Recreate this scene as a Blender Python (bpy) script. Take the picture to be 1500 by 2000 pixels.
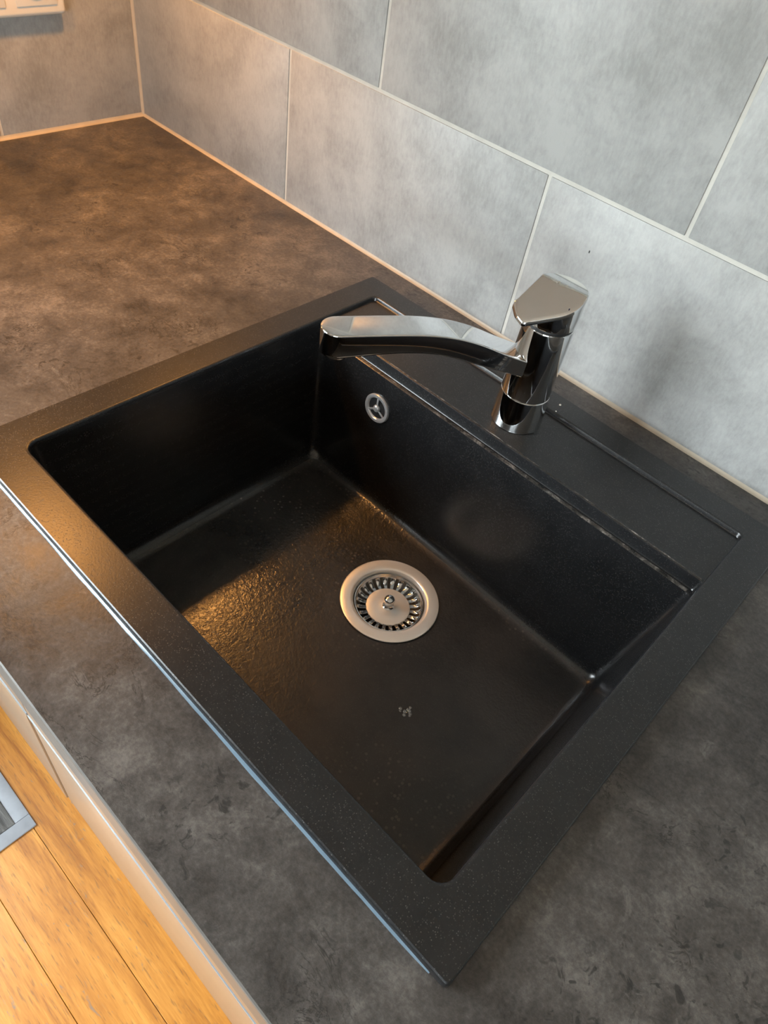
import bpy, bmesh, math, random
from mathutils import Vector, Matrix
random.seed(7)
for o in list(bpy.data.objects):
    bpy.data.objects.remove(o, do_unlink=True)
scene = bpy.context.scene
COL = scene.collection
PI = math.pi

# World frame: worktop surface z = 0, tiled back wall y = 0, left wall x = 0, floor z = FZ. Metres.
FZ, CZ = -0.88, 1.60          # floor and ceiling
RX, RY = 3.3, -2.7            # right and front walls
WY0, WY1, WZ0, WZ1 = -2.30, -0.90, -0.40, 0.92   # window opening in the left wall
VX0, VX1, VZ0, VZ1 = 1.55, 3.10, -0.78, 0.62   # glazed opening added in the front wall as fill

# ------------------------------------------------------------------ camera
cam_d = bpy.data.cameras.new('camera')
cam_d.sensor_fit = 'VERTICAL'
cam_d.sensor_height = 36.0
cam_d.lens = 1385.93 / 2000.0 * 36.0
cam_d.clip_start = 0.01
cam = bpy.data.objects.new('camera', cam_d)
COL.objects.link(cam)
_r, _u, _f = Vector((0.7113, 0.6891, 0.1385)), Vector((-0.5799, 0.4641, 0.6695)), Vector((-0.3971, 0.5565, -0.7298))
_m = Matrix((( _r.x, _u.x, -_f.x, 1.1163), (_r.y, _u.y, -_f.y, -0.6760), (_r.z, _u.z, -_f.z, 0.4664), (0, 0, 0, 1)))
cam.matrix_world = _m
scene.camera = cam

# ------------------------------------------------------------------ sky, daylight portal, exposure
world = bpy.data.worlds.new('overcast_sky')
scene.world = world
world.use_nodes = True
wt = world.node_tree
wt.nodes.clear()
w_out = wt.nodes.new('ShaderNodeOutputWorld')
w_bg = wt.nodes.new('ShaderNodeBackground')
w_tc = wt.nodes.new('ShaderNodeTexCoord')
w_sep = wt.nodes.new('ShaderNodeSeparateXYZ')
w_ramp = wt.nodes.new('ShaderNodeValToRGB')
w_ramp.color_ramp.elements[0].position = 0.0
w_ramp.color_ramp.elements[0].color = (0.15, 0.155, 0.14, 1)     # ground below the horizon
w_ramp.color_ramp.elements[1].position = 0.02
w_ramp.color_ramp.elements[1].color = (0.90, 0.955, 1.0, 1)      # pale overcast sky
wt.links.new(w_tc.outputs['Generated'], w_sep.inputs[0])
wt.links.new(w_sep.outputs['Z'], w_ramp.inputs[0])
wt.links.new(w_ramp.outputs[0], w_bg.inputs['Color'])
wt.links.new(w_bg.outputs[0], w_out.inputs['Surface'])
w_bg.inputs['Strength'].default_value = 33.5

def portal(loc, direction, w, h):
    d = bpy.data.lights.new('window_portal', 'AREA')
    d.shape = 'RECTANGLE'
    d.size, d.size_y = w, h
    d.cycles.is_portal = True
    o = bpy.data.objects.new('window_portal', d)
    COL.objects.link(o)
    o.location = loc
    o.rotation_euler = Vector(direction).to_track_quat('-Z', 'Z').to_euler()
portal((-0.17, (WY0 + WY1) / 2, (WZ0 + WZ1) / 2), (1, 0, 0), WY1 - WY0, WZ1 - WZ0)
portal(((VX0 + VX1) / 2, RY - 0.17, (VZ0 + VZ1) / 2), (0, 1, 0), VX1 - VX0, VZ1 - VZ0)

scene.view_settings.view_transform = 'Standard'
scene.view_settings.look = 'None'
scene.view_settings.gamma = 1.0
scene.view_settings.use_curve_mapping = False
scene.view_settings.exposure = 0.08
scene.cycles.use_denoising = True
scene.cycles.use_adaptive_sampling = True
scene.cycles.adaptive_threshold = 0.05
scene.cycles.max_bounces = 6
scene.cycles.diffuse_bounces = 3
scene.cycles.glossy_bounces = 4
scene.cycles.caustics_refractive = False
scene.cycles.sample_clamp_indirect = 8.0
LAMP_W = 3.3
LAMP_COL = (1.0, 0.43, 0.10)

# ------------------------------------------------------------------ material helpers
def new_mat(name):
    m = bpy.data.materials.new(name)
    m.use_nodes = True
    nt = m.node_tree
    return m, nt, nt.nodes['Principled BSDF']

def N(nt, typ, **kw):
    n = nt.nodes.new(typ)
    for k, v in kw.items():
        setattr(n, k, v)
    return n

def L(nt, a, b):
    nt.links.new(a, b)

def ramp(nt, fac, stops):
    n = nt.nodes.new('ShaderNodeValToRGB')
    e = n.color_ramp.elements
    while len(e) < len(stops):
        e.new(0.5)
    for i, (p, c) in enumerate(stops):
        e[i].position = p
        e[i].color = (c[0], c[1], c[2], 1) if not isinstance(c, (int, float)) else (c, c, c, 1)
    L(nt, fac, n.inputs[0])
    return n.outputs[0]

def coords(nt, scale=(1, 1, 1), rand=False, rot=(0, 0, 0), loc=(0, 0, 0)):
    g = nt.nodes.new('ShaderNodeNewGeometry')
    out = g.outputs['Position']
    if rand:
        oi = nt.nodes.new('ShaderNodeObjectInfo')
        mu = N(nt, 'ShaderNodeVectorMath', operation='SCALE')
        mu.inputs[0].default_value = (37.0, 51.0, 23.0)
        L(nt, oi.outputs['Random'], mu.inputs['Scale'])
        ad = N(nt, 'ShaderNodeVectorMath', operation='ADD')
        L(nt, out, ad.inputs[0])
        L(nt, mu.outputs[0], ad.inputs[1])
        out = ad.outputs[0]
    mp = nt.nodes.new('ShaderNodeMapping')
    mp.inputs['Scale'].default_value = scale
    mp.inputs['Rotation'].default_value = rot
    mp.inputs['Location'].default_value = loc
    L(nt, out, mp.inputs[0])
    return mp.outputs[0]

def noise(nt, vec, scale, detail=4, rough=0.55, dist=0.0):
    n = nt.nodes.new('ShaderNodeTexNoise')
    n.inputs['Scale'].default_value = scale
    n.inputs['Detail'].default_value = detail
    n.inputs['Roughness'].default_value = rough
    n.inputs['Distortion'].default_value = dist
    L(nt, vec, n.inputs['Vector'])
    return n.outputs['Fac']

def mixc(nt, fac, a, b, mode='MIX'):
    n = nt.nodes.new('ShaderNodeMix')
    n.data_type = 'RGBA'
    n.blend_type = mode
    for i, v in ((0, fac), (6, a), (7, b)):
        s = n.inputs[i]
        if isinstance(v, (int, float)):
            s.default_value = v
        elif isinstance(v, tuple):
            s.default_value = (v[0], v[1], v[2], 1)
        else:
            L(nt, v, s)
    return n.outputs[2]

def math_n(nt, op, a, b=0.0, clamp=False):
    n = N(nt, 'ShaderNodeMath', operation=op)
    n.use_clamp = clamp
    for i, v in enumerate((a, b)):
        if isinstance(v, (int, float)):
            n.inputs[i].default_value = v
        else:
            L(nt, v, n.inputs[i])
    return n.outputs[0]

def bump(nt, bsdf, h, strength, dist=0.001):
    b = nt.nodes.new('ShaderNodeBump')
    b.inputs['Strength'].default_value = strength
    b.inputs['Distance'].default_value = dist
    L(nt, h, b.inputs['Height'])
    L(nt, b.outputs[0], bsdf.inputs['Normal'])

def plain(name, col, rough=0.5, metal=0.0, spec=0.5, var=0.06):
    m, nt, b = new_mat(name)
    v = noise(nt, coords(nt), 30, 3)
    c = ramp(nt, v, [(0.3, tuple(x * (1 - var) for x in col)), (0.7, tuple(min(1, x * (1 + var)) for x in col))])
    L(nt, c, b.inputs['Base Color'])
    b.inputs['Roughness'].default_value = rough
    b.inputs['Metallic'].default_value = metal
    b.inputs['Specular IOR Level'].default_value = spec
    return m

# ---- tile: pale grey concrete-look stoneware
def mat_tile():
    m, nt, b = new_mat('concrete_tile')
    v = coords(nt, rand=True)
    big = noise(nt, v, 13.0, 7, 0.72, 0.2)
    vs = coords(nt, (300, 300, 110), rand=True)
    streak = noise(nt, vs, 1.0, 3, 0.65)
    f = math_n(nt, 'ADD', math_n(nt, 'MULTIPLY', big, 0.74), math_n(nt, 'MULTIPLY', streak, 0.26))
    c = ramp(nt, f, [(0.36, (0.250, 0.250, 0.244)), (0.48, (0.318, 0.319, 0.312)), (0.60, (0.378, 0.379, 0.370))])
    L(nt, c, b.inputs['Base Color'])
    b.inputs['Roughness'].default_value = 0.40
    b.inputs['Specular IOR Level'].default_value = 0.5
    bump(nt, b, f, 0.08, 0.002)
    return m

# ---- worktop laminate: dark weathered concrete
def mat_worktop():
    m, nt, b = new_mat('worktop_laminate')
    v = coords(nt)
    big = noise(nt, v, 6.0, 5, 0.6, 0.5)
    mid = noise(nt, v, 30, 6, 0.72, 0.3)
    fine = noise(nt, v, 260, 3, 0.75)
    f = math_n(nt, 'ADD', math_n(nt, 'MULTIPLY', big, 0.40), math_n(nt, 'ADD', math_n(nt, 'MULTIPLY', mid, 0.36), math_n(nt, 'MULTIPLY', fine, 0.24)))
    c = ramp(nt, f, [(0.39, (0.026, 0.0225, 0.0205)), (0.47, (0.056, 0.0495, 0.0455)), (0.53, (0.083, 0.074, 0.068)), (0.62, (0.160, 0.144, 0.131))])
    # small dark pits, clustered
    sp = noise(nt, v, 85, 3, 0.6, 1.2)
    cl = noise(nt, coords(nt, loc=(3.1, 1.7, 0)), 7, 3, 0.5)
    pit = math_n(nt, 'MULTIPLY', ramp(nt, sp, [(0.585, 0.0), (0.66, 1.0)]), ramp(nt, cl, [(0.47, 0.0), (0.60, 1.0)]))
    c = mixc(nt, math_n(nt, 'MULTIPLY', pit, 0.75), c, (0.017, 0.016, 0.016))
    # hairline cracks
    cw = coords(nt, (1.0, 1.5, 1.0), loc=(0.7, 0.3, 0))
    ck = noise(nt, cw, 16, 5, 0.7, 1.6)
    line = ramp(nt, math_n(nt, 'ABSOLUTE', math_n(nt, 'SUBTRACT', ck, 0.5)), [(0.003, 1.0), (0.018, 0.0)])
    where = ramp(nt, noise(nt, coords(nt, loc=(2.2, 6.1, 0)), 8, 3, 0.5), [(0.53, 0.0), (0.61, 1.0)])
    c = mixc(nt, math_n(nt, 'MULTIPLY', math_n(nt, 'MULTIPLY', line, where), 0.8), c, (0.018, 0.016, 0.015))
    # pale worn flakes
    fl = noise(nt, coords(nt, loc=(9, 4, 0)), 26, 7, 0.75, 1.0)
    c = mixc(nt, ramp(nt, fl, [(0.63, 0.0), (0.74, 0.45)]), c, (0.26, 0.24, 0.22))
    L(nt, c, b.inputs['Base Color'])
    r = ramp(nt, mid, [(0.3, 0.30), (0.7, 0.44)])
    L(nt, r, b.inputs['Roughness'])
    b.inputs['Specular IOR Level'].default_value = 0.5
    hh = math_n(nt, 'ADD', mid, math_n(nt, 'MULTIPLY', fine, 0.6))
    bump(nt, b, hh, 0.22, 0.0015)
    return m

# ---- sink: black granite composite with mica flecks
def mat_granite(floor=False, rough=0.31, bmp=0.20, nm='granite_composite', fl=0.7):
    m, nt, b = new_mat(nm)
    v = coords(nt)
    vo = nt.nodes.new('ShaderNodeTexVoronoi')
    vo.inputs['Scale'].default_value = 850
    L(nt, v, vo.inputs['Vector'])
    rnd = N(nt, 'ShaderNodeSeparateColor')
    L(nt, vo.outputs['Color'], rnd.inputs[0])
    near = ramp(nt, vo.outputs['Distance'], [(0.18, 1.0), (0.42, 0.0)])
    fleck = math_n(nt, 'MULTIPLY', near, ramp(nt, rnd.outputs[0], [(0.55, 0.0), (0.97, 1.0)]))
    base = ramp(nt, noise(nt, v, 45, 5, 0.65), [(0.35, (0.0075, 0.0078, 0.0085)), (0.7, (0.0125, 0.0125, 0.013))])
    gr = noise(nt, v, 520, 3, 0.6)
    if not floor:
        c = mixc(nt, math_n(nt, 'MULTIPLY', fleck, fl), base, (0.11, 0.10, 0.096))
        L(nt, c, b.inputs['Base Color'])
        b.inputs['Roughness'].default_value = rough
        b.inputs['Specular IOR Level'].default_value = 0.58
        bump(nt, b, math_n(nt, 'ADD', gr, fleck), bmp, 0.0003)
        return m
    # basin floor: limescale film, water film with dried edges
    film = noise(nt, v, 9, 5, 0.62, 0.3)
    filmf = ramp(nt, film, [(0.38, 0.15), (0.62, 1.0)])
    c = mixc(nt, filmf, base, (0.030, 0.0285, 0.0275))
    spots = nt.nodes.new('ShaderNodeTexVoronoi')
    spots.inputs['Scale'].default_value = 230
    L(nt, v, spots.inputs['Vector'])
    srnd = N(nt, 'ShaderNodeSeparateColor')
    L(nt, spots.outputs['Color'], srnd.inputs[0])
    spf = math_n(nt, 'MULTIPLY', ramp(nt, spots.outputs['Distance'], [(0.28, 1.0), (0.40, 0.0)]), ramp(nt, srnd.outputs[1], [(0.55, 0.0), (0.8, 1.0)]))
    zone = ramp(nt, noise(nt, coords(nt, loc=(5.3, 2.2, 0)), 6, 3, 0.5), [(0.44, 0.0), (0.60, 1.0)])
    spf = math_n(nt, 'MULTIPLY', spf, zone)
    c = mixc(nt, math_n(nt, 'MULTIPLY', spf, 0.6), c, (0.085, 0.074, 0.064))
    c = mixc(nt, math_n(nt, 'MULTIPLY', fleck, 0.35), c, (0.10, 0.09, 0.085))
    L(nt, c, b.inputs['Base Color'])
    # water film lies thin on the left of the basin: smoother there
    g = nt.nodes.new('ShaderNodeNewGeometry')
    sx = nt.nodes.new('ShaderNodeSeparateXYZ')
    L(nt, g.outputs['Position'], sx.inputs[0])
    wob = math_n(nt, 'ADD', sx.outputs['X'], math_n(nt, 'MULTIPLY', math_n(nt, 'SUBTRACT', film, 0.5), 0.22))
    mr = nt.nodes.new('ShaderNodeMapRange')
    mr.inputs['From Min'].default_value = 0.74
    mr.inputs['From Max'].default_value = 0.84
    L(nt, wob, mr.inputs['Value'])
    dry = mr.outputs[0]
    rr = nt.nodes.new('ShaderNodeMix')
    rr.data_type = 'FLOAT'
    rr.inputs[2].default_value = 0.13
    rr.inputs[3].default_value = 0.32
    L(nt, dry, rr.inputs[0])
    rough = math_n(nt, 'ADD', rr.outputs[0], math_n(nt, 'MULTIPLY', spf, 0.15))
    L(nt, rough, b.inputs['Roughness'])
    b.inputs['Specular IOR Level'].default_value = 0.5
    wet_h = noise(nt, v, 210, 3, 0.55, 0.6)
    h = math_n(nt, 'ADD', math_n(nt, 'MULTIPLY', wet_h, 1.2), math_n(nt, 'MULTIPLY', gr, 0.35))
    bump(nt, b, h, 0.42, 0.0008)
    return m

def mat_worn():
    # granite edge with dried limescale, patchy along its length
    m, nt, b = new_mat('granite_limescale_edge')
    v = coords(nt)
    f = noise(nt, v, 55, 6, 0.75, 0.6)
    c = ramp(nt, f, [(0.40, (0.012, 0.012, 0.012)), (0.52, (0.05, 0.046, 0.042)), (0.66, (0.24, 0.22, 0.20))])
    L(nt, c, b.inputs['Base Color'])
    b.inputs['Roughness'].default_value = 0.24
    b.inputs['Specular IOR Level'].default_value = 0.6
    bump(nt, b, noise(nt, v, 400, 3), 0.3, 0.0005)
    return m

def mat_chrome(name, rough=0.045, col=(0.78, 0.79, 0.80)):
    m, nt, b = new_mat(name)
    v = noise(nt, coords(nt), 60, 3)
    c = ramp(nt, v, [(0.3, tuple(x * 0.97 for x in col)), (0.7, col)])
    L(nt, c, b.inputs['Base Color'])
    b.inputs['Metallic'].default_value = 1.0
    b.inputs['Roughness'].default_value = rough
    return m

def mat_brushed():
    m, nt, b = new_mat('brushed_steel')
    v = noise(nt, coords(nt), 18, 2, 0.5)
    c = ramp(nt, v, [(0.3, (0.77, 0.755, 0.73)), (0.7, (0.81, 0.80, 0.78))])
    L(nt, c, b.inputs['Base Color'])
    b.inputs['Metallic'].default_value = 0.55
    b.inputs['Roughness'].default_value = 0.30
    return m

def mat_wood():
    m, nt, b = new_mat('varnished_oak')
    vg = coords(nt, (5, 42, 5), rand=True)
    g1 = noise(nt, vg, 1.0, 6, 0.6, 0.8)
    vf = coords(nt, (28, 420, 28), rand=True)
    g2 = noise(nt, vf, 1.0, 3, 0.6)
    f = math_n(nt, 'ADD', math_n(nt, 'MULTIPLY', g1, 0.7), math_n(nt, 'MULTIPLY', g2, 0.3))
    c = ramp(nt, f, [(0.34, (0.26, 0.092, 0.012)), (0.5, (0.42, 0.170, 0.025)), (0.66, (0.54, 0.250, 0.048))])
    oi = nt.nodes.new('ShaderNodeObjectInfo')
    tint = ramp(nt, oi.outputs['Random'], [(0.0, (0.86, 0.84, 0.80)), (1.0, (1.0, 1.0, 1.0))])
    c = mixc(nt, 1.0, c, tint, 'MULTIPLY')
    # open pores and wear
    po_ = noise(nt, coords(nt, (40, 330, 40), rand=True), 1.0, 2, 0.5)
    c = mixc(nt, ramp(nt, po_, [(0.60, 0.0), (0.70, 0.6)]), c, (0.16, 0.075, 0.025))
    wr = noise(nt, coords(nt, (22, 60, 22), rand=True), 1.0, 5, 0.7, 1.0)
    c = mixc(nt, ramp(nt, wr, [(0.62, 0.0), (0.68, 0.75)]), c, (0.15, 0.13, 0.11))
    L(nt, c, b.inputs['Base Color'])
    b.inputs['Roughness'].default_value = 0.38
    bump(nt, b, f, 0.12, 0.001)
    return m

def mat_glass_pane():
    m, nt, b = new_mat('window_glass')
    nt.nodes.remove(b)
    out = nt.nodes['Material Output']
    t = nt.nodes.new('ShaderNodeBsdfTransparent')
    t.inputs[0].default_value = (0.95, 0.97, 0.97, 1)
    g = nt.nodes.new('ShaderNodeBsdfGlossy')
    g.inputs['Roughness'].default_value = 0.02
    mx = nt.nodes.new('ShaderNodeMixShader')
    mx.inputs[0].default_value = 0.05
    L(nt, t.outputs[0], mx.inputs[1])
    L(nt, g.outputs[0], mx.inputs[2])
    L(nt, mx.outputs[0], out.inputs['Surface'])
    return m

def mat_water():
    m, nt, b = new_mat('water')
    nt.nodes.remove(b)
    t = nt.nodes.new('ShaderNodeBsdfTransparent')
    g = nt.nodes.new('ShaderNodeBsdfGlossy')
    g.inputs['Roughness'].default_value = 0.03
    mx = nt.nodes.new('ShaderNodeMixShader')
    lw = nt.nodes.new('ShaderNodeLayerWeight')
    lw.inputs['Blend'].default_value = 0.35
    L(nt, math_n(nt, 'ADD', math_n(nt, 'MULTIPLY', lw.outputs['Facing'], 0.6), 0.12), mx.inputs[0])
    L(nt, t.outputs[0], mx.inputs[1])
    L(nt, g.outputs[0], mx.inputs[2])
    L(nt, mx.outputs[0], nt.nodes['Material Output'].inputs['Surface'])
    return m

def mat_emit(name, col, strength):
    m, nt, b = new_mat(name)
    b.inputs['Base Color'].default_value = (0.8, 0.75, 0.7, 1)
    b.inputs['Emission Color'].default_value = (*col, 1)
    b.inputs['Emission Strength'].default_value = strength
    return m

def mat_mat_pile():
    m, nt, b = new_mat('mat_ribbed_pile')
    v = coords(nt, (14, 150, 14))
    f = noise(nt, v, 1.0, 4, 0.6, 0.6)
    c = ramp(nt, f, [(0.35, (0.055, 0.055, 0.055)), (0.65, (0.17, 0.17, 0.165))])
    L(nt, c, b.inputs['Base Color'])
    b.inputs['Roughness'].default_value = 0.9
    bump(nt, b, f, 0.8, 0.004)
    return m

M = {
    'tile': mat_tile(),
    'grout': plain('grout', (0.50, 0.485, 0.445), 0.8, 0, 0.2, 0.10),
    'silicone': plain('silicone', (0.44, 0.38, 0.30), 0.42, 0, 0.4, 0.08),
    'worktop': mat_worktop(),
    'edge': plain('worktop_edge_band', (0.11, 0.105, 0.098), 0.35, 0, 0.5, 0.15),
    'granite': mat_granite(False),
    'bowl': mat_granite(False, 0.25, 0.05, 'granite_composite_bowl', 0.35),
    'basin': mat_granite(True, nm='granite_composite_floor'),
    'worn': mat_worn(),
    'chrome': mat_chrome('polished_chrome'),
    'chrome_soft': mat_chrome('satin_chrome', 0.16, (0.62, 0.63, 0.64)),
    'brushed': mat_brushed(),
    'black': plain('rubber_and_hole_shade', (0.012, 0.012, 0.013), 0.5, 0, 0.4, 0.2),  # rubber parts, and the disc painted as the overflow hole's darkness
    'dark': plain('gap_shade', (0.012, 0.010, 0.006), 0.8, 0, 0.2, 0.1),
    'wood': mat_wood(),
    'paint': plain('wall_paint', (0.20, 0.195, 0.185), 0.85, 0, 0.2, 0.03),
    'bounce_panel': plain('bounce_panel_white', (0.80, 0.80, 0.79), 0.8, 0, 0.2, 0.02),
    'ceil': plain('ceiling_paint', (0.74, 0.745, 0.75), 0.9, 0, 0.2, 0.02),
    'front': plain('cabinet_front_lacquer', (0.225, 0.150, 0.095), 0.32, 0, 0.5, 0.02),
    'white': plain('white_lacquer', (0.70, 0.69, 0.66), 0.30, 0, 0.5, 0.02),
    'cream': plain('outlet_plastic', (0.74, 0.72, 0.67), 0.35, 0, 0.45, 0.02),
    'alu': plain('anodised_profile', (0.22, 0.25, 0.27), 0.4, 0.3, 0.5, 0.05),
    'overflow': plain('overflow_plating', (0.50, 0.51, 0.52), 0.28, 0.55, 0.5, 0.05),
    'carcass': plain('cabinet_board', (0.55, 0.53, 0.50), 0.6, 0, 0.3, 0.03),
    'gap': plain('floor_joint_board', (0.10, 0.07, 0.035), 0.8, 0, 0.2, 0.1),  # brown board below the planks, seen in their joints
    'sealant': plain('sealant_daylight_blue', (0.10, 0.14, 0.175), 0.2, 0, 0.6, 0.12),  # blue of reflected daylight put into the clear bead's colour
    'matborder': plain('mat_border_fabric', (0.25, 0.27, 0.30), 0.55, 0, 0.4, 0.12),
    'matpile': mat_mat_pile(),
    'glass': mat_glass_pane(),
    'water': mat_water(),
    'crumb': plain('crumb', (0.85, 0.83, 0.78), 0.6, 0, 0.3, 0.05),
    'chip': plain('dark_speck', (0.02, 0.02, 0.02), 0.6, 0, 0.3, 0.1),
    'lamp': mat_emit('lamp_diffuser', LAMP_COL, 6.0),
    'blue': plain('indicator_enamel', (0.02, 0.03, 0.10), 0.3, 0, 0.5, 0.1),
}

# ------------------------------------------------------------------ object helpers
def finish(me, smooth=None):
    if smooth is not None:
        me.shade_smooth()
        if smooth > 0:
            me.set_sharp_from_angle(angle=math.radians(smooth))

def obj(name, me, parent=None, loc=(0, 0, 0), rot=(0, 0, 0)):
    o = bpy.data.objects.new(name, me)
    COL.objects.link(o)
    o.location = loc
    o.rotation_euler = rot
    if parent is not None:
        o.parent = parent
    return o

def mesh(name, verts, faces, mats, smooth=None, fm=None):
    me = bpy.data.meshes.new(name)
    me.from_pydata([tuple(v) for v in verts], [], faces)
    for m in (mats if isinstance(mats, (list, tuple)) else [mats]):
        me.materials.append(m)
    if fm:
        for p, i in zip(me.polygons, fm):
            p.material_index = i
    me.update()
    bm = bmesh.new()
    bm.from_mesh(me)
    bmesh.ops.recalc_face_normals(bm, faces=bm.faces)
    bm.to_mesh(me)
    bm.free()
    finish(me, smooth)
    return me

def box_mesh(name, x0, x1, y0, y1, z0, z1, mat, bev=0.0, seg=2):
    bm = bmesh.new()
    bmesh.ops.create_cube(bm, size=1.0)
    for v in bm.verts:
        v.co = Vector((x0 + (v.co.x + 0.5) * (x1 - x0), y0 + (v.co.y + 0.5) * (y1 - y0), z0 + (v.co.z + 0.5) * (z1 - z0)))
    if bev > 0:
        bmesh.ops.bevel(bm, geom=list(bm.edges), offset=bev, segments=seg, profile=0.5, affect='EDGES')
    me = bpy.data.meshes.new(name)
    bm.to_mesh(me)
    bm.free()
    me.materials.append(mat)
    finish(me, 40 if bev > 0 else None)
    return me

def box(name, x0, x1, y0, y1, z0, z1, mat, parent=None, bev=0.0, seg=2):
    return obj(name, box_mesh(name, x0, x1, y0, y1, z0, z1, mat, bev, seg), parent)

def loft(name, loops, mats, cap0=False, cap1=False, closed=True, smooth=35, fm_of=None):
    n = len(loops[0])
    verts = [p for lp in loops for p in lp]
    faces, fm = [], []
    for i in range(len(loops) - 1):
        for j in range(n if closed else n - 1):
            k = (j + 1) % n
            faces.append((i * n + j, i * n + k, (i + 1) * n + k, (i + 1) * n + j))
            fm.append(fm_of(i) if fm_of else 0)
    if cap0:
        faces.append(tuple(range(n)))
        fm.append(0)
    if cap1:
        faces.append(tuple((len(loops) - 1) * n + j for j in range(n)))
        fm.append(fm_of(len(loops) - 2) if fm_of else 0)
    return mesh(name, verts, faces, mats, smooth, fm)

def lathe(name, prof, mat, n=64, smooth=35, cap0=False, cap1=False):
    loops = [[(r * math.cos(2 * PI * j / n), r * math.sin(2 * PI * j / n), z) for j in range(n)] for r, z in prof]
    return loft(name, loops, mat, cap0, cap1, True, smooth)

def thing(name, label, cat, loc=(0, 0, 0), group=None):
    o = bpy.data.objects.new(name, None)
    o.empty_display_size = 0.02
    COL.objects.link(o)
    o.location = loc
    o['label'] = label
    o['category'] = cat
    if group:
        o['group'] = group
    return o

def tag(o, label, cat, group=None):
    o['label'] = label
    o['category'] = cat
    if group:
        o['group'] = group
    return o

def struct(o, label=None):
    o['kind'] = 'structure'
    if label:
        o['label'] = label
    return o

# ================================================================== the room shell
struct(box('ceiling', -0.2, RX + 0.2, RY - 0.2, 0.2, CZ, CZ + 0.1, M['ceil']))
struct(box('wall_right', RX, RX + 0.2, RY, 0.0, FZ, CZ, M['paint']))

# back wall: the grout bed stands flush behind the tiles
TT = 0.0075                     # tile thickness; tile faces lie on y = 0 / x = 0
GR = 0.0012                     # grout recess
H1, ROW, PITCH, GW = 0.1943, 0.2, 0.4, 0.0042
wall_back = struct(box('wall_back', -0.2, RX + 0.2, GR, 0.2, FZ, CZ, M['grout']), 'grey tiled back wall behind the sink')

def wall_with_hole(name, us, zs, face, back, P, mat):
    # wall slab with one opening; P maps (depth, along, up) to a point
    verts, faces = [], []
    def quad(*q):
        i = len(verts)
        verts.extend([P(*p) for p in q])
        faces.append((i, i + 1, i + 2, i + 3))
    for d in (face, back):
        for i in range(3):
            for j in range(3):
                if i == 1 and j == 1:
                    continue
                quad((d, us[i], zs[j]), (d, us[i + 1], zs[j]), (d, us[i + 1], zs[j + 1]), (d, us[i], zs[j + 1]))
    a, b = face, back
    u0, u1, z0, z1 = us[1], us[2], zs[1], zs[2]
    quad((a, u0, z0), (a, u1, z0), (b, u1, z0), (b, u0, z0))
    quad((a, u0, z1), (a, u1, z1), (b, u1, z1), (b, u0, z1))
    quad((a, u0, z0), (a, u0, z1), (b, u0, z1), (b, u0, z0))
    quad((a, u1, z0), (a, u1, z1), (b, u1, z1), (b, u1, z0))
    me = bpy.data.meshes.new(name)
    me.from_pydata(verts, [], faces)
    me.materials.append(mat)
    return me
wall_left = struct(obj('wall_left', wall_with_hole('wall_left', [RY, WY0, WY1, 0.0], [FZ, WZ0, WZ1, CZ], -GR, -0.2, lambda d, u, z: (d, u, z), M['grout'])), 'grey tiled left wall with a window further along')
struct(obj('wall_front', wall_with_hole('wall_front', [-0.2, VX0, VX1, RX + 0.2], [FZ, VZ0, VZ1, CZ], RY, RY - 0.2, lambda d, u, z: (u, d, z), M['paint'])))

# wall tiles: each tile its own slab (shared mesh per size)
_tile_cache = {}
def tile(parent, axis, a0, a1, z0, z1):
    g = GW / 2
    w, h = round(a1 - a0 - 2 * g, 4), round(z1 - z0 - 2 * g, 4)
    key = (axis, w, h)
    if key not in _tile_cache:
        if axis == 'x':
            _tile_cache[key] = box_mesh('tile', 0, w, 0, TT, 0, h, M['tile'], 0.0008, 2)
        else:
            _tile_cache[key] = box_mesh('tile', -TT, 0, 0, w, 0, h, M['tile'], 0.0008, 2)
    if axis == 'x':
        return obj('tile', _tile_cache[key], parent, (a0 + g, 0, z0 + g))
    return obj('tile', _tile_cache[key], parent, (0, a0 + g, z0 + g))

for row in range(3):
    z0 = -0.012 if row == 0 else H1 + (row - 1) * ROW
    z1 = H1 + row * ROW
    off = 0.3518 if row % 2 == 0 else 0.5066
    xs = [0.0]
    x = off - PITCH if off - PITCH > 0.02 else off
    while x < 2.1:
        xs.append(x)
        x += PITCH
    for a, b in zip(xs[:-1], xs[1:]):
        tile(wall_back, 'x', a, b, z0, z1)
    offl = -0.2315 if row % 2 == 0 else -0.4315
    yl = [0.0, offl]
    while True:
        yl.append(max(yl[-1] - PITCH, WY1 + 0.003))
        if yl[-1] <= WY1 + 0.0031:
            break
    for b, a in zip(yl[:-1], yl[1:]):
        tile(wall_left, 'y', a, b, z0, z1)

WF = -0.635
box('bounce_panel', -0.0012, -0.0002, WY1 + 0.002, -0.001, H1 + 2 * ROW + 0.002, CZ - 0.001, M['bounce_panel'], wall_left)  # unseen white panel added so the tap lever reflects lighter
# silicone beads in the three inner corners
def bead(name, p0, p1, d1, d2, r):
    p0, p1, d1, d2 = Vector(p0), Vector(p1), Vector(d1), Vector(d2)
    loops = []
    for p in (p0, p1):
        lp = [p]
        for i in range(5):
            t = i / 4
            # slightly hollow fillet
            q = p + d1 * r * (1 - t) ** 1.6 + d2 * r * t ** 1.6
            lp.append(q)
        loops.append(lp)
    return struct(obj(name, loft(name, loops, M['silicone'], True, True, True, 50)))
bead('trim_1', (0, 0, 0), (2.1, 0, 0), (0, -1, 0), (0, 0, 1), 0.0036)
bead('trim_2', (0, 0, 0), (0, WF, 0), (1, 0, 0), (0, 0, 1), 0.0048)
bead('trim_3', (0, 0, 0), (0, 0, 0.59), (1, 0, 0), (0, -1, 0), 0.0034)

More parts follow.
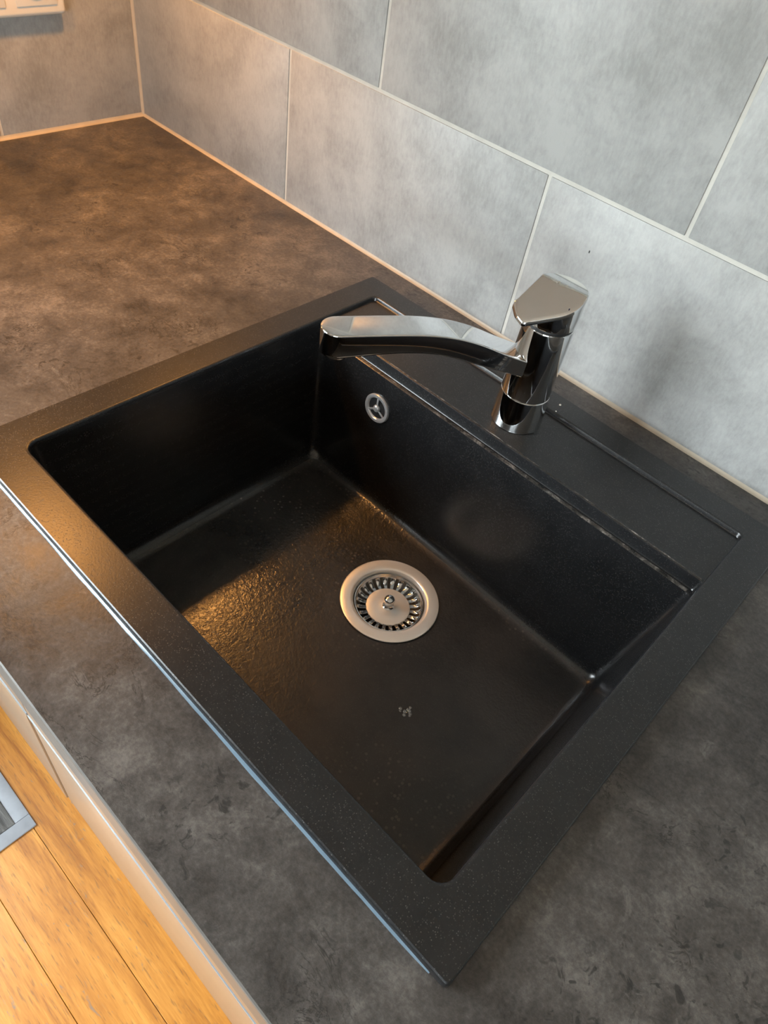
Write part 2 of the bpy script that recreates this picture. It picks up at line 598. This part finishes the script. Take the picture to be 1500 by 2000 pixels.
# windows (beyond the frame, they bring the daylight; the front one is added as fill)
def window(name, label, u0, u1, z0, z1, d0, P):
    w = struct(bpy.data.objects.new(name, None), label)
    COL.objects.link(w)
    fw, um = 0.055, (u0 + u1) / 2
    def b(nm, a0, a1, c0, c1, t0, t1, mat, bev=0.0):
        p, q = P(d0 + t0, a0, c0), P(d0 + t1, a1, c1)
        lo_, hi_ = [min(i, j) for i, j in zip(p, q)], [max(i, j) for i, j in zip(p, q)]
        box(nm, lo_[0], hi_[0], lo_[1], hi_[1], lo_[2], hi_[2], mat, w, bev)
    for a0, a1, c0, c1 in ((u0, u0 + fw, z0, z1), (u1 - fw, u1, z0, z1), (u0 + fw, u1 - fw, z0, z0 + fw), (u0 + fw, u1 - fw, z1 - fw, z1)):
        b('window_frame', a0, a1, c0, c1, -0.03, 0.03, M['white'], 0.004)
    b('window_mullion', um - 0.035, um + 0.035, z0 + fw, z1 - fw, -0.03, 0.03, M['white'], 0.004)
    b('pane', u0 + fw, um - 0.035, z0 + fw, z1 - fw, -0.002, 0.002, M['glass'])
    b('pane', um + 0.035, u1 - fw, z0 + fw, z1 - fw, -0.002, 0.002, M['glass'])
window('window_1', 'white framed window in the left wall', WY0, WY1, WZ0, WZ1, -0.10, lambda d, u, z: (d, u, z))
window('fill_window', 'unseen white framed glazed door added in the front wall to even the daylight', VX0, VX1, VZ0, VZ1, RY - 0.10, lambda d, u, z: (u, d, z))  # added out of view to even the light along the back wall

# floor of oak boards
floor = struct(box('floor', -0.2, RX + 0.2, RY - 0.2, 0.2, FZ - 0.05, FZ - 0.006, M['gap']), 'varnished oak board floor')
PW, PL = 0.0922, 1.60
_pl = {}
def plank(x0, x1, yc):
    w = round(x1 - x0, 4)
    if w < 0.03:
        return
    if w not in _pl:
        _pl[w] = box_mesh('plank', 0.0004, w - 0.0004, -PW / 2 + 0.0003, PW / 2 - 0.0003, -0.012, 0, M['wood'], 0.0007, 1)
    obj('plank', _pl[w], floor, (x0, yc, FZ))
k0 = -7
yc0 = -0.664 - PW / 2
for k in range(-6, 28):
    yc = yc0 - k * PW
    if yc > -0.06 or yc < RY + 0.05:
        continue
    x = -1.6 - ((k * 0.31) % 0.62)
    while x < RX:
        if x + PL > 0.0:
            plank(max(x, 0.0), min(x + PL, RX), yc)
        x += PL

# ================================================================== worktop with its cut-out
WF = -0.635
def worktop_mesh():
    X0, X1, Y0, Y1 = 0.0, 2.1, WF, 0.0
    a0, a1, b0, b1 = 0.590, 1.124, -0.541, -0.060
    t = 0.038
    bm = bmesh.new()
    def ring(x0, x1, y0, y1, z):
        return [bm.verts.new(p) for p in ((x0, y0, z), (x1, y0, z), (x1, y1, z), (x0, y1, z))]
    oT, iT, oB, iB = ring(X0, X1, Y0, Y1, 0), ring(a0, a1, b0, b1, 0), ring(X0, X1, Y0, Y1, -t), ring(a0, a1, b0, b1, -t)
    for j in range(4):
        k = (j + 1) % 4
        bm.faces.new((oT[j], oT[k], iT[k], iT[j]))
        bm.faces.new((oB[k], oB[j], iB[j], iB[k]))
        f = bm.faces.new((oT[k], oT[j], oB[j], oB[k]))
        f.material_index = 1 if j == 0 else 0
        bm.faces.new((iT[j], iT[k], iB[k], iB[j]))
    bm.edges.ensure_lookup_table()
    e = [e for e in bm.edges if set(e.verts) == {oT[0], oT[1]} or set(e.verts) == {oB[0], oB[1]}]
    bmesh.ops.recalc_face_normals(bm, faces=bm.faces)
    bmesh.ops.bevel(bm, geom=e, offset=0.0016, segments=2, profile=0.5, affect='EDGES', material=1)
    me = bpy.data.meshes.new('worktop')
    bm.to_mesh(me)
    bm.free()
    me.materials.append(M['worktop'])
    me.materials.append(M['edge'])
    return me
tag(obj('worktop', worktop_mesh()), 'dark grey concrete-look kitchen worktop around the black sink', 'worktop')

# ================================================================== base cabinets (white fronts seen past the worktop edge)
DY = -0.6025                       # door face
def base_cabinet(name, x0, x1, label, proud, split):
    c = thing(name, label, 'cabinet', (x0, 0, FZ))
    def b(nm, a0, a1, y0, y1, z0, z1, mat, bev=0.0, par=c):
        return box(nm, a0 - x0, a1 - x0, y0, y1, z0 - FZ, z1 - FZ, mat, par, bev)
    t = 0.018
    b('side_panel', x0, x0 + t, -0.582, -0.03, -0.77, -0.039, M['carcass'])
    b('side_panel', x1 - t, x1, -0.582, -0.03, -0.77, -0.039, M['carcass'])
    b('bottom_panel', x0 + t, x1 - t, -0.582, -0.03, -0.77, -0.752, M['carcass'])
    b('back_panel', x0 + t, x1 - t, -0.038, -0.03, -0.752, -0.039, M['carcass'])
    b('plinth', x0, x1, -0.545, -0.53, FZ + 0.001, -0.771, M['carcass'])
    g = 0.0013
    b('gap_shade_strip', x1 - g, x1 + 0.0004, DY + 0.0004, -0.584, -0.764, -0.046, M['dark'])  # near-black strip fills the door gap, painting in its shade
    b('grip_profile', x0 + g, x1 - g, DY - 0.0012, -0.584, split - 0.0035, split + 0.0035, M['alu'], 0.0004)
    b('drawer_front', x0 + g, x1 - g, DY, -0.583, split + 0.0042, -0.046, M['front'], 0.0012)
    b('door', x0 + g, x1 - g, DY - proud, -0.583, -0.765, split - 0.0042, M['front'], 0.0012)
    return c
base_cabinet('base_cabinet', 0.03, 0.560, 'white base cabinet whose front shows left of the dark vertical gap, below the worktop edge', 0.0022, -0.470)
base_cabinet('base_cabinet', 0.561, 1.161, 'white base cabinet below the sink, right of the dark vertical gap', 0.0, -0.470)
base_cabinet('base_cabinet', 1.162, 1.762, 'white base cabinet under the right end of the worktop, beyond the sink', 0.0, -0.470)

# ================================================================== the sink
SX0, SX1, SY0, SY1 = 0.5761, 1.1384, -0.5554, -0.0468
IX0, IX1, IY0, IY1 = 0.6113, 1.1044, -0.5207, -0.0791
RIM, DECK = 0.009, 0.0040
FLZ = -0.183
DRX, DRY = 0.8600, -0.2715

def rrect(x0, x1, y0, y1, rf, rb, z, k=7, n=12):
    # counter-clockwise from the front-left corner; rf front radii, rb back radii
    pts = []
    cs = [(x0 + rf, y0 + rf, rf, PI), (x1 - rf, y0 + rf, rf, 1.5 * PI), (x1 - rb, y1 - rb, rb, 0.0), (x0 + rb, y1 - rb, rb, 0.5 * PI)]
    arcs = [[(cx + r * math.cos(a0 + 0.5 * PI * i / (k - 1)), cy + r * math.sin(a0 + 0.5 * PI * i / (k - 1))) for i in range(k)] for cx, cy, r, a0 in cs]
    for i in range(4):
        A, B = arcs[i], arcs[(i + 1) % 4]
        pts += A
        p, q = A[-1], B[0]
        pts += [(p[0] + (q[0] - p[0]) * j / n, p[1] + (q[1] - p[1]) * j / n) for j in range(1, n)]
    return [(x, y, z) for x, y in pts]

loops = []
KS = 0.0172 / (RIM - FLZ)       # draft of the side and front walls
def add(x0, x1, y0, y1, rf, rb, z):
    loops.append(rrect(x0, x1, y0, y1, rf, rb, z))
def out(i, z, r):
    add(SX0 + i, SX1 - i, SY0 + i, SY1 - i, r, r, z)
def inn(z, yb, r=0.012, rb=0.006, e=0.0):
    i = KS * (RIM - z) - e
    add(IX0 + i, IX1 - i, IY0 + i, yb, r, rb, z)
out(0.012, 0.0003, 0.002)
out(0.0008, 0.0003, 0.003)
out(0.0, 0.0012, 0.0034)
out(0.0, RIM - 0.0024, 0.0034)
out(0.0004, RIM - 0.0008, 0.0031)
out(0.0013, RIM, 0.0026)
out(0.0022, RIM, 0.0022)
out(0.0060, RIM, 0.0022)
inn(RIM, IY1 + 0.0060, 0.0170, 0.0110, 0.0060)
inn(RIM, IY1 + 0.0026, 0.0142, 0.0082, 0.0026)
inn(RIM, IY1 + 0.0018, 0.0135, 0.0075, 0.0018)
inn(RIM - 0.0006, IY1 + 0.0006, 0.0125, 0.0065, 0.0006)
inn(RIM - 0.0018, IY1, 0.0120, 0.0060)
inn(DECK + 0.0010, IY1 - 0.0003, 0.0118, 0.0055)
inn(DECK + 0.0002, IY1 - 0.0012, 0.0117, 0.0045)
inn(DECK, IY1 - 0.0030, 0.0116, 0.0035)
inn(DECK - 0.00005, -0.1560, 0.0116, 0.0025)
N_EDGE = len(loops) - 1         # worn front edge of the tap deck
inn(DECK - 0.0003, -0.1574, 0.0116, 0.0025)
inn(DECK - 0.0010, -0.1584, 0.0115, 0.0025)
inn(DECK - 0.0022, -0.1588, 0.0115, 0.0025)
inn(-0.0090, -0.1592, 0.0115, 0.0035)
inn(-0.0104, -0.1600, 0.0115, 0.0040)
inn(-0.0108, -0.1612, 0.0115, 0.0045)
N_LEDGE = len(loops) - 1        # narrow lower ledge
inn(-0.0109, -0.1640, 0.0115, 0.0055)
inn(-0.0115, -0.1652, 0.0115, 0.0065)
inn(-0.0130, -0.1656, 0.0115, 0.0070)
BX0, BX1, BY0, BY1 = 0.6285, 1.0840, -0.5045, -0.1765   # virtual floor edges
_i = KS * (RIM + 0.0130)
TX0, TX1, TY0, TY1 = IX0 + _i, IX1 - _i, IY0 + _i, -0.1656
FR = 0.017
def wall(t):
    return (TX0 + (BX0 - TX0) * t, TX1 + (BX1 - TX1) * t, TY0 + (BY0 - TY0) * t, TY1 + (BY1 - TY1) * t)
zt, zb = -0.0130, FLZ
for t in (0.25, 0.5, 0.75, 0.88):
    tt = t
    z = zt + (zb + FR - zt) * tt
    w = wall((zt - z) / (zt - zb))
    add(*w, 0.0115 + 0.004 * t, 0.007 + 0.006 * t, z)
for i in range(0, 7):
    a = 0.5 * PI * i / 6
    z = zb + FR * (1 - math.sin(a))
    w = wall(min(1.0, (zt - (zb + FR * (1 - math.sin(a)))) / (zt - zb)))
    q = FR * (1 - math.cos(a)) * 0.92
    add(w[0] + q, w[1] - q, w[2] + q, w[3] - q, 0.0155 - 0.005 * i / 6, 0.0135 - 0.004 * i / 6, z)
N_WALL = len(loops)
last = loops[-1]
HR = 0.0500
for s in (0.15, 0.35, 0.55, 0.75, 0.9, 1.0):
    lp = []
    for (x, y, z) in last:
        a = math.atan2(y - DRY, x - DRX)
        cx, cy = DRX + HR * math.cos(a), DRY + HR * math.sin(a)
        lp.append((x + (cx - x) * s, y + (cy - y) * s, FLZ - 0.0022 * s))
    loops.append(lp)
loops.append([(x, y, z - 0.004) for x, y, z in loops[-1]])

sink = thing('kitchen_sink', 'black granite composite inset sink with tap deck and steel drain', 'sink', (0, 0, 0))
sink_me = loft('basin', loops, [M['granite'], M['basin'], M['worn'], M['bowl']], smooth=32, fm_of=lambda i: 1 if i >= N_WALL - 3 else 2 if i in (N_EDGE, N_LEDGE, N_LEDGE + 1) else 3 if i > N_EDGE + 1 else 0)
for p in sink_me.polygons:
    if p.material_index == 2 and not (p.center.y > -0.166 and IX0 + 0.008 < p.center.x < IX1 - 0.008):
        p.material_index = 3
obj('basin', sink_me, sink)

# sealant squeezed out along the front of the rim
def sealant():  # thin smear
    n = 60
    lps = []
    for i in range(n + 1):
        x = SX0 + 0.004 + (SX1 - SX0 - 0.016) * i / n
        w = 0.0017 + 0.0004 * math.sin(i * 0.55) * math.sin(i * 0.23 + 1) + 0.0001 * random.uniform(-1, 1)
        w *= min(1.0, 0.25 + 0.75 * (n - i) / 4.0)
        lps.append([(x, SY0 + 0.0006, 0.0001), (x, SY0 - w, 0.0001), (x, SY0 - w * 0.85, 0.0007), (x, SY0 - w * 0.45, 0.0013), (x, SY0 + 0.0006, 0.0024)])
    return loft('sealant_bead', lps, M['sealant'], True, True, True, 60)
sb = obj('sealant_bead', sealant(), sink)
sb['label'] = 'clear glossy sealant line along the front rim, coloured with reflected daylight blue'

# drain flange
flange = obj('drain_flange', lathe('drain_flange', [(0.0500, -0.0030), (0.0560, -0.0004), (0.0566, 0.0004), (0.0562, 0.0011), (0.0548, 0.0016),
    (0.0450, 0.0014), (0.0428, 0.0010), (0.0416, -0.0002), (0.0410, -0.0030), (0.0404, -0.0060), (0.0400, -0.0200), (0.0360, -0.0420)], M['brushed'], 96, 40), sink, (DRX, DRY, FLZ - 0.0012))
flange['label'] = 'brushed steel drain ring'
cup = obj('drain_cup', lathe('drain_cup', [(0.0362, -0.0415), (0.020, -0.046), (0.001, -0.046)], M['black'], 48, 40, False, True), sink, (DRX, DRY, FLZ - 0.0012))

# overflow ring on the bowl's back wall
OVX, OVZ = 0.7150, -0.0535
OVY = TY1 + (BY1 - TY1) * (zt - OVZ) / (zt - zb)
tilt = math.atan2(abs(BY1 - TY1), zt - zb)
ov = bpy.data.objects.new('overflow', None)
ov.empty_display_size = 0.01
COL.objects.link(ov)
ov.parent = sink
ov.location = (OVX, OVY, OVZ)
ov.rotation_euler = (PI / 2 - tilt, 0, 0)
ov['label'] = 'round chrome overflow grille'
obj('overflow_ring', lathe('overflow_ring', [(0.0180, -0.0005), (0.0181, 0.0016), (0.0174, 0.0026), (0.0145, 0.0027), (0.0136, 0.0022), (0.0128, 0.0004)], M['overflow'], 48, 50), ov)
obj('hole_shade_disc', lathe('hole_shade_disc', [(0.0132, 0.0003), (0.006, 0.0003), (0.0005, 0.0003)], M['black'], 32, 50, False, True), ov)  # no hole is cut; a black disc paints in its darkness
obj('hub', lathe('hub', [(0.0046, 0.0004), (0.0046, 0.0022), (0.0038, 0.0034), (0.0020, 0.0040), (0.0003, 0.0041)], M['overflow'], 24, 60, False, True), ov)
spoke_me = box_mesh('spoke', 0.0035, 0.0135, -0.0012, 0.0012, 0.0006, 0.0022, M['overflow'], 0.0005, 2)
for ang in (92, 212, 332):
    obj('spoke', spoke_me, ov, (0, 0, 0), (0, 0, math.radians(ang)))

# ================================================================== strainer basket in the drain
st = thing('sink_strainer', 'steel basket strainer with small knob sitting in the drain', 'strainer', (DRX, DRY, FLZ - 0.0012))
obj('basket_rim', lathe('basket_rim', [(0.0398, -0.0075), (0.0400, -0.0045), (0.0396, -0.0034), (0.0388, -0.0034), (0.0380, -0.0048), (0.0376, -0.0066), (0.0370, -0.0072)], M['chrome_soft'], 96, 50), st)
disc = obj('strainer_disc', lathe('strainer_disc', [(0.0248, -0.0150), (0.0256, -0.0138), (0.0250, -0.0128), (0.0215, -0.0122), (0.0150, -0.0119), (0.0075, -0.0122), (0.0068, -0.0120), (0.0005, -0.0120)], M['brushed'], 96, 40, False, True), st)
NR = 24
def rib_mesh():
    lps = []
    for r, z, hw in ((0.0380, -0.0062, 0.0031), (0.0368, -0.0086, 0.0030), (0.0350, -0.0108, 0.0027), (0.0322, -0.0124, 0.0024), (0.0285, -0.0131, 0.0021), (0.0245, -0.0134, 0.0019)):
        lps.append([(r, -hw, z - 0.0004), (r, -hw * 0.8, z + 0.0003), (r, hw * 0.8, z + 0.0003), (r, hw, z - 0.0004), (r - 0.0004, hw * 0.8, z - 0.0010), (r - 0.0004, -hw * 0.8, z - 0.0010)])
    return loft('rib', lps, M['chrome_soft'], True, True, True, 50)
rib_me = rib_mesh()
for i in range(NR):
    obj('rib', rib_me, st, (0, 0, 0), (0, 0, 2 * PI * (i + 0.3) / NR))
obj('knob', lathe('knob', [(0.0064, -0.0126), (0.0066, -0.0112), (0.0050, -0.0100), (0.0038, -0.0084), (0.0034, -0.0060), (0.0038, -0.0042), (0.0054, -0.0030), (0.0063, -0.0012), (0.0064, 0.0004), (0.0056, 0.0022), (0.0036, 0.0034), (0.0004, 0.0038)], M['chrome_soft'], 32, 60, False, True), st)

# ================================================================== the mixer tap
TXC, TYC = 0.8592, -0.1150
tap = thing('mixer_tap', 'chrome single-lever mixer tap with long flat spout on the sink deck', 'tap', (TXC, TYC, DECK))
def zr(z):
    return z - DECK
obj('base_collar', lathe('base_collar', [(0.0240, 0.0002), (0.0266, 0.0003), (0.0270, zr(0.0046)), (0.0268, zr(0.0060)), (0.0256, zr(0.0400)), (0.0253, zr(0.0412)), (0.0246, zr(0.0416))], M['chrome'], 96, 35), tap)
obj('body', lathe('body', [(0.0244, zr(0.0414)), (0.0251, zr(0.0421)), (0.0254, zr(0.0432)), (0.0250, zr(0.0800)), (0.0246, zr(0.1195)), (0.0243, zr(0.1208)), (0.0232, zr(0.1212))], M['chrome'], 96, 35), tap)
obj('seal_ring', lathe('seal_ring', [(0.0232, zr(0.1206)), (0.0236, zr(0.1218)), (0.0236, zr(0.1236)), (0.0230, zr(0.1242))], M['black'], 96, 50), tap)

# spout: a flat bar sweeping up from the body and levelling out
PHI = math.atan2(-0.85, -0.53)
def interp(tab, s):
    for (a, b), (c, d) in zip(tab[:-1], tab[1:]):
        if s <= c:
            t = (s - a) / (c - a)
            return b + (d - b) * t
    return tab[-1][1]
def spline(tab, s):
    # Catmull-Rom through the table
    n = len(tab)
    for i in range(n - 1):
        if s <= tab[i + 1][0] or i == n - 2:
            x0, y0 = tab[i]
            x1, y1 = tab[i + 1]
            m0 = (y1 - tab[i - 1][1]) / (x1 - tab[i - 1][0]) if i > 0 else (y1 - y0) / (x1 - x0)
            m1 = (tab[i + 2][1] - y0) / (tab[i + 2][0] - x0) if i < n - 2 else (y1 - y0) / (x1 - x0)
            h = x1 - x0
            t = (s - x0) / h
            return (2*t**3-3*t**2+1)*y0 + (t**3-2*t**2+t)*h*m0 + (-2*t**3+3*t**2)*y1 + (t**3-t**2)*h*m1
TOP = [(0.0, 0.0815), (0.020, 0.0880), (0.045, 0.0975), (0.070, 0.1080), (0.095, 0.1155), (0.120, 0.1195), (0.150, 0.1210), (0.218, 0.1212)]
BOT = [(0.0, 0.0620), (0.018, 0.0680), (0.045, 0.0765), (0.065, 0.0832), (0.095, 0.0935), (0.120, 0.0990), (0.150, 0.1005), (0.185, 0.0985), (0.218, 0.0960)]
SE = 0.2185
def spout_mesh():
    lps = []
    hw = 0.0158
    ss = [0.012 + (SE - 0.016 - 0.012) * i / 40 for i in range(41)]
    na = 14
    ss += [SE - 0.016 + 0.016 * math.sin(0.5 * PI * i / na) for i in range(1, na + 1)]
    for s in ss:
        e = max(0.0, (s - (SE - 0.016)) / 0.016)
        w = hw * math.sqrt(max(0.0, 1 - e * e)) if e > 0 else hw
        w = max(w, 0.0004)
        zt_, zb_ = spline(TOP, s), spline(BOT, s)
        c = min(0.0011, w * 0.5)
        cb = min(0.0030, w * 0.5)
        k5 = [0.5 * PI * i / 4 for i in range(5)]
        prof = [(-w, zb_ + cb), (-w, zt_ - c - 0.0012)]
        prof += [(-w + c * (1 - math.cos(a)), zt_ - c * (1 - math.sin(a))) for a in k5]
        for q in (-0.85, -0.4, 0.0, 0.4, 0.85):
            prof.append((q * w * 0.98 if w > 0.003 else q * w * 0.4, zt_ + 0.00015 * (1 - q * q)))
        prof += [(w - c * (1 - math.cos(a)), zt_ - c * (1 - math.sin(a))) for a in reversed(k5)]
        prof += [(w, zt_ - c - 0.0012), (w, zb_ + cb), (w - cb * 0.3, zb_ + cb * 0.3), (w - cb, zb_), (-w + cb, zb_), (-w + cb * 0.3, zb_ + cb * 0.3)]
        lps.append([(s, l, zr(z)) for l, z in prof])
    return loft('spout', lps, M['chrome'], True, True, True, 50)
spout = obj('spout', spout_mesh(), tap, (0, 0, 0), (0, 0, PHI))
obj('aerator', lathe('aerator', [(0.0128, 0.004), (0.0128, -0.0016), (0.0122, -0.0026), (0.0108, -0.0026), (0.0100, -0.0010), (0.0004, -0.0010)], M['chrome_soft'], 48, 40, False, True), spout, (SE - 0.0160, 0, zr(0.0970)))

# handle: slanted cap on the body plus the lever plate
LV = math.atan2(-0.905, -0.425)
GX, GY = math.cos(-0.5 * PI - LV + 0.10), math.sin(-0.5 * PI - LV + 0.10)   # fall line of the slanted top, in lever axes
def ztop(x, y):
    a = x * GX + y * GY
    if a < -0.006:
        return 0.1582 - 0.06 * (-a - 0.006)
    return 0.1582 - (a + 0.006) * 0.58
def cap_mesh():
    n = 96
    R = 0.0248
    def ringz(f, r):
        cs = [(r * math.cos(2 * PI * j / n), r * math.sin(2 * PI * j / n)) for j in range(n)]
        return [(x, y, zr(f(x, y))) for x, y in cs]
    lps = [ringz(lambda x, y: 0.1236, 0.0236), ringz(lambda x, y: 0.1240, 0.0244), ringz(lambda x, y: 0.1250, R)]
    for t in (0.33, 0.66, 1.0):
        lps.append(ringz(lambda x, y: 0.1250 + (ztop(x, y) - 0.0042 - 0.1250) * t, R))
    lps.append(ringz(lambda x, y: ztop(x, y) - 0.0040, R * 0.9))
    return loft('handle_cap', lps, M['chrome'], False, True, True, 35)
obj('handle_cap', cap_mesh(), tap, (0, 0, 0), (0, 0, LV))
def lever_mesh():
    # plan outline: half disc at the back tapering to a blunt tip
    tip, hw, R, rc = 0.0400, 0.0132, 0.0250, 0.0050
    outl = []
    a_t = math.radians(68)
    nb = 48
    for i in range(nb + 1):
        a = a_t + (2 * PI - 2 * a_t) * i / nb
        outl.append((R * math.cos(a), R * math.sin(a)))
    p = outl[-1]
    q = (tip - rc, -hw)
    for i in range(1, 10):
        t = i / 10
        outl.append((p[0] + (q[0] - p[0]) * t, p[1] + (q[1] - p[1]) * t))
    for i in range(7):
        a = -0.5 * PI + 0.42 * PI * i / 6
        outl.append((tip - rc + rc * math.cos(a), -hw + rc + rc * math.sin(a)))
    for i in range(1, 8):
        t = i / 8
        l = (-hw + rc * 1.25) * (1 - 2 * t)
        outl.append((tip + 0.0012 * (1 - (2 * t - 1) ** 2), l))
    for i in range(7):
        a = 0.08 * PI + 0.42 * PI * i / 6
        outl.append((tip - rc + rc * math.cos(a), hw - rc + rc * math.sin(a)))
    q = outl[-1]
    p = outl[0]
    for i in range(1, 10):
        t = i / 10
        outl.append((q[0] + (p[0] - q[0]) * t, q[1] + (p[1] - q[1]) * t))
    def sc(k, dz):
        cx, cy = 0.006, 0.0
        return [(cx + (x - cx) * k, cy + (y - cy) * k, zr(ztop(cx + (x - cx) * k, cy + (y - cy) * k) + dz)) for x, y in outl]
    lps = [sc(0.90, -0.0052), sc(0.975, -0.0050), sc(1.0, -0.0040), sc(1.0, -0.0016), sc(0.988, -0.0005), sc(0.955, 0.0)]
    for k in (0.86, 0.77, 0.68, 0.59, 0.5, 0.41, 0.32, 0.23, 0.14, 0.05):
        lps.append(sc(k, 0.0))
    return loft('lever', lps, M['chrome'], True, True, True, 24)
lever = obj('lever', lever_mesh(), tap, (0, 0, 0), (0, 0, LV))
obj('indicator_mark', box_mesh('indicator_mark', -0.0016, 0.0016, -0.0004, 0.0004, 0, 0.0002, M['blue']), lever, (0.0010, 0.0205, zr(ztop(0.001, 0.0205))), (0, 0, 0.5))

# ================================================================== wall outlet on the left wall
oy, oz = -0.112, 0.1505
ol = thing('wall_outlet', 'cream plastic double wall outlet on the tiled left wall', 'outlet', (0, oy, oz))
box('outlet_frame', 0.0002, 0.0165, -0.152, 0.0, 0.0, 0.081, M['cream'], ol, 0.0055, 4)
for k in range(2):
    y1 = -0.0125 - k * 0.071
    box('outlet_insert', 0.0160, 0.0180, y1 - 0.056, y1, 0.0125, 0.0685, M['cream'], ol, 0.0008, 2)
    dish = obj('socket_dish', lathe('socket_dish', [(0.0215, 0.0), (0.0205, 0.0014), (0.0196, 0.0012), (0.0190, 0.0004), (0.0005, 0.0003)], M['cream'], 48, 40, False, True), ol, (0.0180, y1 - 0.028, 0.0405), (0, PI / 2, 0))

# ================================================================== wall shelf on the left wall with its lamp (above the frame)
ws = thing('wall_shelf', 'white wall shelf on the left wall above the outlet', 'shelf', (0, 0, 0.60))
box('shelf_board', 0.001, 0.305, -0.62, -0.004, 0.0, 0.022, M['white'], ws, 0.0015)
for yy in (-0.25, -0.57):
    box('shelf_bracket', 0.001, 0.020, yy - 0.012, yy + 0.012, -0.09, -0.0005, M['white'], ws, 0.001)
    box('shelf_bracket', 0.0205, 0.22, yy - 0.012, yy + 0.012, -0.012, -0.0005, M['white'], ws, 0.001)
housing_me = lathe('lamp_housing', [(0.010, -0.0002), (0.034, -0.0002), (0.035, -0.002), (0.034, -0.013), (0.031, -0.0145), (0.029, -0.0145)], M['chrome_soft'], 48, 40, True, False)
diffuser_me = lathe('lamp_diffuser', [(0.0295, -0.0142), (0.015, -0.0144), (0.0005, -0.0144)], M['lamp'], 48, 40, False, True)
for lx, ly, lw, lab in ((0.240, -0.105, 0.42, 'round warm lamp below the wall shelf, next to the tiled corner'),
                        (0.262, -0.420, 0.62, 'round warm lamp below the wall shelf, at its end nearer the window')):
    pk = thing('puck_light', lab, 'lamp', (lx, ly, 0.60), 'lamps below the wall shelf')
    obj('lamp_housing', housing_me, pk)
    obj('lamp_diffuser', diffuser_me, pk)
    ld = bpy.data.lights.new('lamp_glow', 'AREA')
    ld.shape = 'DISK'
    ld.size = 0.058
    ld.energy = LAMP_W * lw
    ld.color = LAMP_COL
    ld.spread = math.radians(112)
    lo = bpy.data.objects.new('lamp_glow', ld)
    COL.objects.link(lo)
    lo.parent = pk
    lo.location = (0, 0, -0.016)

# ================================================================== floor mat
km = thing('floor_mat', 'grey ribbed floor mat with smooth grey border on the oak floor', 'mat', (0.0, 0.0, FZ))
mx0, mx1, my0, my1, bw = -0.02 + 0.03, 0.514, -1.09, -0.658, 0.025
box('mat_pile', mx0 + bw, mx1 - bw, my0 + bw, my1 - bw, 0.0002, 0.0060, M['matpile'], km, 0.001)
box('mat_border', mx1 - bw, mx1, my0, my1, 0.0002, 0.0046, M['matborder'], km, 0.0014)
box('mat_border', mx0, mx0 + bw, my0, my1, 0.0002, 0.0046, M['matborder'], km, 0.0014)
box('mat_border', mx0 + bw, mx1 - bw, my1 - bw, my1, 0.0002, 0.0046, M['matborder'], km, 0.0014)
box('mat_border', mx0 + bw, mx1 - bw, my0, my0 + bw, 0.0002, 0.0046, M['matborder'], km, 0.0014)

# ================================================================== small details
def crumb_mesh(name, r, mat, flat=0.6):
    bm = bmesh.new()
    bmesh.ops.create_icosphere(bm, subdivisions=1, radius=r)
    rnd = random.Random(int(r * 1e6))
    for v in bm.verts:
        v.co *= rnd.uniform(0.8, 1.15)
        v.co.z = v.co.z * flat + r * flat * 0.8
    me = bpy.data.meshes.new(name)
    bm.to_mesh(me)
    bm.free()
    me.materials.append(mat)
    return me
tag(obj('crumb', crumb_mesh('crumb', 0.0014, M['crumb']), None, (0.8795, -0.0629, RIM)), 'larger white crumb on the sink rim behind the tap', 'crumb')
tag(obj('crumb', crumb_mesh('crumb', 0.0010, M['crumb']), None, (0.8830, -0.0760, RIM)), 'smaller white crumb on the sink rim, nearer the tap base', 'crumb')

chip = obj('dark_mark', lathe('dark_mark', [(0.0011, 0.0), (0.0008, 0.0002), (0.0001, 0.00025)], M['chip'], 9, None, True, True), wall_back, (0.8215, 0.0, 0.1421), (PI / 2, 0, 0))
chip.scale = (0.7, 1.5, 1)

def drop_mesh(name, r):
    bm = bmesh.new()
    bmesh.ops.create_uvsphere(bm, u_segments=14, v_segments=8, radius=r)
    for v in bm.verts:
        v.co.z = max(v.co.z, -0.15 * r) * 0.45 + 0.07 * r
    me = bpy.data.meshes.new(name)
    bm.to_mesh(me)
    bm.free()
    me.materials.append(M['water'])
    finish(me, 0)
    return me
drop_me = drop_mesh('water_droplet', 0.0016)
rd = random.Random(3)
for i in range(9):
    a, rr = rd.uniform(0, 2 * PI), rd.uniform(0.0, 0.0075)
    o = obj('water_droplet', drop_me, None, (0.965 + rr * math.cos(a), -0.359 + rr * math.sin(a), FLZ - 0.0006))
    s = rd.uniform(0.8, 1.6)
    o.scale = (s, s, s)
    tag(o, 'tiny water droplet on the sink floor, in the cluster between drain and front rim', 'droplet', 'water droplets on the sink floor')
